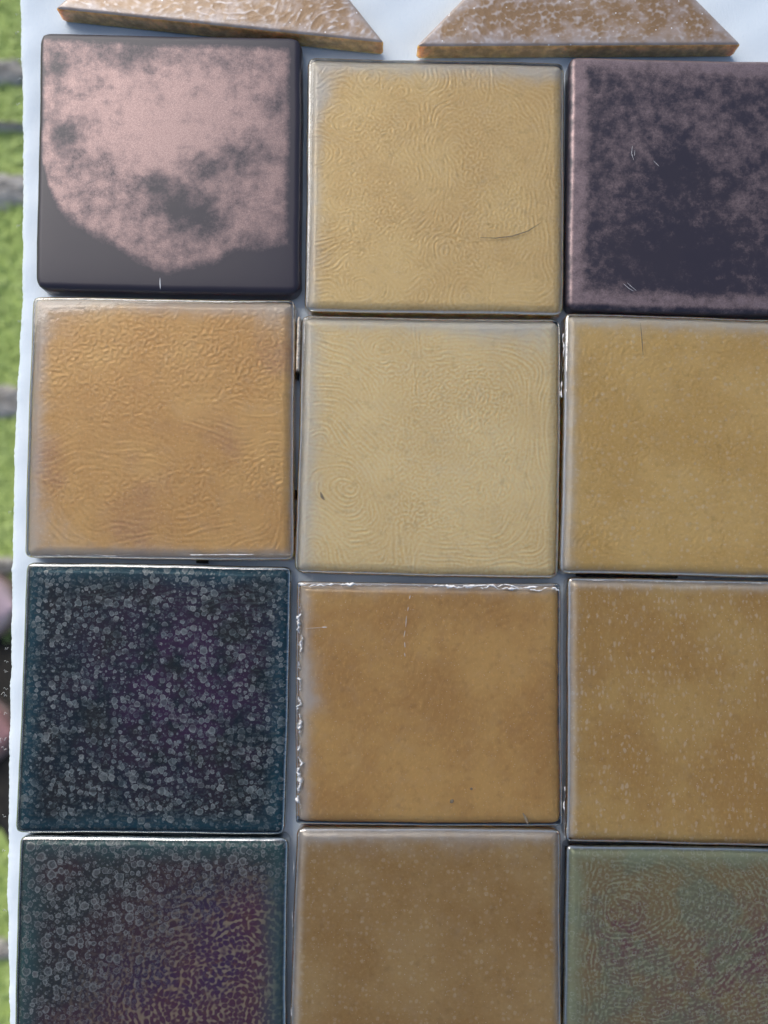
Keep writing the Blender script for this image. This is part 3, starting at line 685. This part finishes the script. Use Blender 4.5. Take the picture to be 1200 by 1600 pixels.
# triangular half tiles ------------------------------------------------
def tri_tile(px, label, field, mats, seed, n=190):
    C = world_outline(px, TH, (0.06, 0.06, 0.06)); cen = C.mean(0); C = C - cen
    a, b, c = np.linalg.norm(C[1] - C[2]), np.linalg.norm(C[2] - C[0]), np.linalg.norm(C[0] - C[1])
    inc = (a * C[0] + b * C[1] + c * C[2]) / (a + b + c)
    inr = abs((C[1] - C[0])[0] * (C[2] - C[0])[1] - (C[1] - C[0])[1] * (C[2] - C[0])[0]) / (a + b + c)
    bevel = 0.0013
    T = inc + (C - inc) * (1 - bevel / inr)
    P, id_ = [], {}
    for i in range(n + 1):
        for j in range(n + 1 - i):
            id_[(i, j)] = len(P); P.append(((n - i - j) * T[0] + i * T[1] + j * T[2]) / n)
    P = np.array(P)
    F = []
    for i in range(n):
        for j in range(n - i):
            F.append((id_[(i, j)], id_[(i + 1, j)], id_[(i, j + 1)]))
            if i + j < n - 1: F.append((id_[(i + 1, j)], id_[(i + 1, j + 1)], id_[(i, j + 1)]))
    per = [id_[(i, 0)] for i in range(n)] + [id_[(n - j, j)] for j in range(n)] + [id_[(0, n - j)] for j in range(n)]
    per = np.array(per)
    d = np.full(len(P), 9.0)
    for i in range(3):
        p, q = C[i], C[(i + 1) % 3]; e = (q - p) / np.linalg.norm(q - p)
        d = np.minimum(d, np.abs((P[:, 0] - p[0]) * e[1] - (P[:, 1] - p[1]) * e[0]))
    ext = np.abs(C).max()
    rel = sample(field, (P[:, 0] + ext) / (2 * ext), (P[:, 1] + ext) / (2 * ext))
    Z = TH + 3.5e-5 * rel * np.clip((d - bevel) / 0.002, 0, 1) - 0.0003 * np.exp(-d / 0.003)
    VV = [np.concatenate([P, Z[:, None]], 1)]; k0 = len(P); npr = len(per); prev = per; FS = []
    ringsl = [(bevel * (1 - math.sin(t)), bevel * (1 - math.cos(t))) for t in np.linspace(0, math.pi / 2, 6)[1:]]
    ringsl += [(0.0, TH * 0.4), (0.0, TH * 0.8), (0.0003, TH)]
    r = np.random.default_rng(seed); chips = np.convolve(r.standard_normal(npr + 8), np.ones(9) / 9, 'valid') * 0.00022
    eds = [d * 1000]
    for li, (ins, dz) in enumerate(ringsl):
        L = inc + (C - inc) * (1 - ins / inr)
        q = np.concatenate([np.linspace(L[i], L[(i + 1) % 3], n, endpoint=False) for i in range(3)])
        for _ in range(2 + li if li < 5 else 7): q = (np.roll(q, 1, 0) + 2 * q + np.roll(q, -1, 0)) / 4
        out = (q - inc) / np.linalg.norm(q - inc, axis=1)[:, None]
        if li < 6: q = q - out * np.abs(chips)[:, None]
        z = np.maximum(TH - dz - 0.0002, 0.0)
        VV.append(np.concatenate([q, np.full((npr, 1), z)], 1)); eds.append(np.full(npr, max(ins * 1000, 0)))
        cur = k0 + li * npr + np.arange(npr)
        FS.append(np.stack([prev, cur, np.roll(cur, -1), np.roll(prev, -1)], 1)); prev = cur
    VV = np.concatenate(VV); nt = len(VV)
    o = mesh_obj('triangular_glass_tile', VV, [np.array(F)[:, ::-1], np.concatenate(FS[:3])[:, ::-1], np.concatenate(FS[3:])[:, ::-1], prev[::-1][None, :]], mats,
                 attrs={'relief': np.concatenate([rel, np.zeros(nt - len(rel))]), 'edge': np.concatenate(eds), 'film': np.zeros(nt)},
                 midx=[0, 0, 1, 1], loc=(cen[0], cen[1], Z0))
    flip_check(o)
    tag(o, label, 'glass tile', 'triangular tiles along the top of the picture')
    return o, C, cen

MMT = 136.0
fk1 = 0.7 * net(61, 2.3, 2.2, 0.30, 1.25, 1.5) + 0.5 * grain(61, 2.2, rings(0.3, 1.25), 7.0, 2.0)
fk2 = net(62, 2.2, 1.35, 1.6, 0.7, 1.4)
MMT = 101.0
amber_t = mat_amber('amber_cut_flank', (0.58, 0.38, 0.15), 5)
tri_tile([(367, -227), (617, 87), (66, 30)], 'tilted triangular amber glass tile at top left, above the cloudy copper tile', fk1, [mat_net('amber_net_lined', 21), amber_t], 3)
tri_tile([(905, -185), (1177, 88), (631, 91)], 'triangular amber glass tile with honeycomb net, above the pale gold tile at top right', fk2, [mat_net('amber_net_honeycomb', 22), amber_t], 4)

# ------------------------------------------------------------------ small marks on the tiles (parts of them)
def top_pt(px, py, dz=0.0):
    p = at(px, py, Z0 + TH); return np.array([p[0], p[1], Z0 + TH + dz])
def stroke(key, pts, w, mat, name='scratch', dz=0.00003, h=0.00006):
    """a thin raised line following photograph pixels on the tile's face"""
    o, C, cen = TILES[key]
    P = np.array([top_pt(x, y, dz) for x, y in pts]) - np.array([cen[0], cen[1], Z0])
    # densify
    t = np.linspace(0, len(P) - 1, max(8, 5 * len(P))); Q = np.stack([np.interp(t, np.arange(len(P)), P[:, i]) for i in range(3)], 1)
    dr = np.gradient(Q, axis=0); nr = np.stack([-dr[:, 1], dr[:, 0]], 1); nr /= np.linalg.norm(nr, axis=1)[:, None] + 1e-12
    prof = w * MMPX / 2 * np.sin(np.linspace(0.25, math.pi - 0.25, len(Q)))
    L = Q.copy(); L[:, :2] += nr * prof[:, None]; R = Q.copy(); R[:, :2] -= nr * prof[:, None]; T = Q.copy(); T[:, 2] += h
    L[:, 2] -= 0.0001; R[:, 2] -= 0.0001
    k = len(Q); i = np.arange(k - 1)
    F = [np.stack([i, i + k, i + 1 + k, i + 1], 1), np.stack([i + k, i + 2 * k, i + 1 + 2 * k, i + 1 + k], 1)]
    mesh_obj(name, np.concatenate([L, T, R]), F, mat, parent=o)

stroke('11', [(250, 434), (250, 443), (250.5, 452)], 1.6, M['scratch'])
stroke('13', [(988, 228), (987, 240), (990, 250)], 1.1, M['scratch'])
stroke('13', [(992, 234), (991, 244)], 0.8, M['scratch'])
stroke('13', [(1021, 251), (1026, 256), (1030, 260)], 0.9, M['scratch'])
stroke('13', [(974, 443), (982, 450), (990, 455)], 0.8, M['scratch'])
stroke('13', [(980, 442), (987, 448), (994, 454)], 0.7, M['scratch'])
stroke('12', [(750, 371), (775, 372), (800, 369), (825, 361), (845, 348)], 1.8, M['smear'], 'smear')
stroke('23', [(1001, 505), (1003, 530), (1005, 555)], 1.3, M['smear'], 'hairline_crack')
stroke('22', [(501, 769), (503, 776), (507, 781)], 4.0, M['smear'], 'smear')
for seg_ in ([(641, 930), (640, 936)], [(638, 948), (637, 955)], [(635, 962), (634, 980)], [(633, 985), (631, 996)], [(632, 1003), (633, 1012)], [(632, 1020), (633, 1026)]):
    stroke('32', seg_, 1.2, M['scratch'], dz=-0.00002, h=0.00003)
stroke('32', [(478, 982), (495, 981), (505, 980.5)], 0.6, M['scratch'], dz=-0.00002)
stroke('32', [(503, 980), (511, 980)], 1.6, M['scratch'])
stroke('32', [(817, 1270), (822, 1280), (825, 1288)], 4.0, M['smear'], 'smear')
stroke('32', [(704, 1250), (708, 1254)], 7.0, M['smear'], 'smear')
stroke('32', [(735, 1231), (738, 1234)], 4.0, M['smear'], 'smear')

def crust(key, a, b, w, h, seed, gap=0.3, z=-0.0004, seg=90):
    """flaky white deposit along an edge, photograph pixels a -> b"""
    o, C, cen = TILES[key]; r = np.random.default_rng(seed)
    t = np.linspace(0, 1, seg); A, B = top_pt(*a), top_pt(*b); base = A + (B - A) * t[:, None] - np.array([cen[0], cen[1], Z0])
    e = (B - A)[:2]; e /= np.linalg.norm(e); nr = np.array([-e[1], e[0]])
    sm = lambda k: np.convolve(r.standard_normal(seg + k - 1), np.ones(k) / k ** .5, 'valid')
    wid = np.clip(w * (0.55 + 0.35 * sm(4)) * np.clip(sm(9) + gap + 0.5, 0, 1), 0.05, 2.5 * w) * MMPX
    off = sm(6) * 0.25 * w * MMPX
    m = 5; V = []
    for j, s in enumerate(np.linspace(-1, 1, m)):
        q = base.copy(); q[:, :2] += nr * (off + s * wid / 2)[:, None]
        q[:, 2] += z + (1 - s * s) * h * (0.35 + 0.65 * np.abs(sm(2))) * np.minimum(1, wid / (0.5 * w * MMPX)) - 0.0001 * abs(s)
        V.append(q)
    I = np.arange(m * seg).reshape(m, seg)
    mesh_obj('mineral_crust', np.concatenate(V), [quads(I)], M['crust'], parent=o)
crust('32', (466, 913.5), (874, 918), 6.0, 0.0008, 1, 0.35, -0.0002, 160)
crust('32', (690, 916), (873, 920), 6.0, 0.0007, 2, 0.3, -0.0001, 90)
crust('32', (468, 935), (467.5, 1285), 7.0, 0.0012, 3, 0.6, -0.0008, 220)
crust('23', (881, 520), (878, 620), 3.5, 0.0005, 4, 0.0, -0.0012, 50)
crust('33', (905, 906), (1190, 911), 2.0, 0.0004, 5, -0.1, -0.0005)
crust('33', (884, 1230), (883, 1310), 2.0, 0.0004, 6, 0.1, -0.0008, 40)
crust('42', (458, 1330), (455, 1590), 2.0, 0.0004, 7, 0.0, -0.0010)
crust('21', (60, 868), (455, 866), 2.2, 0.0003, 8, 0.0, -0.0002)

# crumbly strip and dark crumbs in the gaps
def lump(name, pts, z0, z1, mat, label, cat, seed, w):
    """rough little bar between photograph points, resting on the sheet"""
    r = np.random.default_rng(seed); P = np.array([at(x, y, Z0 + z1) for x, y in pts]); P = np.stack([np.interp(np.linspace(0, 1, 60), np.linspace(0, 1, len(P)), P[:, i]) for i in range(2)], 1)
    m = 10; V = []
    e = P[-1] - P[0]; e /= np.linalg.norm(e); nr = np.array([-e[1], e[0]])
    for i, p in enumerate(P):
        end = min(1.0, min(i, len(P) - 1 - i) / 2 + 0.4)
        for j in range(m):
            a = math.pi * j / (m - 1)
            k = end * (1 + r.uniform(-0.22, 0.22))
            V.append((p[0] + nr[0] * math.cos(a) * w * MMPX / 2 * k, p[1] + nr[1] * math.cos(a) * w * MMPX / 2 * k, Z0 + z0 + (z1 - z0) * (math.sin(a) ** 0.4) * (0.9 + 0.1 * k)))
    I = np.arange(60 * m).reshape(60, m)
    c = np.array([*P.mean(0), Z0]); o = mesh_obj(name, np.array(V) - c, [quads(I)], mat, loc=c)
    flip_check(o); tag(o, label, cat)
lump('mortar_strip', [(467, 494), (464.5, 578)], 0, 0.0078, M['mortar'], 'crumbly tan strip of mortar wedged in the gap beside the orange-gold tile', 'mortar', 1, 6.5)
lump('grime_crumb', [(464, 580), (463, 592)], 0, 0.003, M['black'], 'black crumb of grime just below the tan mortar strip', 'grime', 2, 5)
lump('grime_crumb', [(461.5, 765), (461, 780)], 0, 0.003, M['black'], 'black crumb of grime low in the gap right of the orange-gold tile', 'grime', 3, 4)
lump('grime_line', [(900, 899), (1060, 902)], 0, 0.002, M['black'], 'black line of grime under the blistered gold tile at right', 'grime', 4, 4)
lump('grime_crumb', [(306, 878), (325, 878.5)], 0, 0.002, M['black'], 'black crumb of grime between the orange-gold tile and the dark blistered tile', 'grime', 5, 4)

# ------------------------------------------------------------------ shoe tips on the lawn at the left frame edge
def shoe(px, py, mat, label, seed):
    tip = at(px, py, 0.05)
    root = bpy.data.objects.new('shoe', None); COL.objects.link(root); root.location = (tip[0] - 0.125, tip[1], 0.004)
    tag(root, label, 'shoe', 'shoes on the lawn')
    xs = np.linspace(-0.125, 0.125, 26); V = []; ns = 18
    for x in xs:
        q = (x + 0.125) / 0.25
        half = 0.034 + 0.016 * math.exp(-((q - 0.70) / 0.22) ** 2) + 0.003 * math.exp(-((q - 0.1) / .15) ** 2)
        endt = math.sqrt(max(0.0, 1 - max(0, (q - 0.80) / 0.20) ** 2)) * math.sqrt(max(0.0, 1 - max(0, (0.12 - q) / 0.12) ** 2))
        half = max(0.0015, half * endt); top = 0.028 + 0.045 * math.exp(-((q - 0.12) / 0.33) ** 2) + 0.018 * math.exp(-((q - .75) / .3) ** 2)
        top = max(0.03, top * (0.45 + 0.55 * endt))
        for j in range(ns):
            a = math.pi * j / (ns - 1); c, s = math.cos(a), math.sin(a)
            V.append((x, math.copysign(abs(c) ** 0.7, c) * half, 0.018 + (top - 0.018) * s ** 0.75))
    I = np.arange(26 * ns).reshape(26, ns)
    u = mesh_obj('upper', V, [quads(I)], mat, parent=root); flip_check(u)
    V2 = []
    for x in xs:
        q = (x + 0.125) / 0.25
        endt = math.sqrt(max(0.0, 1 - max(0, (q - 0.80) / 0.20) ** 2)) * math.sqrt(max(0.0, 1 - max(0, (0.12 - q) / 0.12) ** 2))
        half = max(0.003, (0.037 + 0.016 * math.exp(-((q - 0.70) / 0.22) ** 2)) * endt + 0.002)
        for (yy, zz) in ((-half, 0), (-half, 0.020), (half, 0.020), (half, 0)): V2.append((x * 1.012, yy, zz))
    F = [(i * 4 + j, i * 4 + (j + 1) % 4, (i + 1) * 4 + (j + 1) % 4, (i + 1) * 4 + j) for i in range(25) for j in range(4)] + [(0, 1, 2, 3), (103, 102, 101, 100)]
    mesh_obj('sole', V2, [F], M['sole'], parent=root, smooth=False)
shoe(11, 948, M['pink'], 'pale pink rounded shoe tip on the lawn, left frame edge', 1)
shoe(7, 1150, M['rose'], 'pink shoe tip, shade painted into its darker rose, on dark mud, left frame edge', 2)
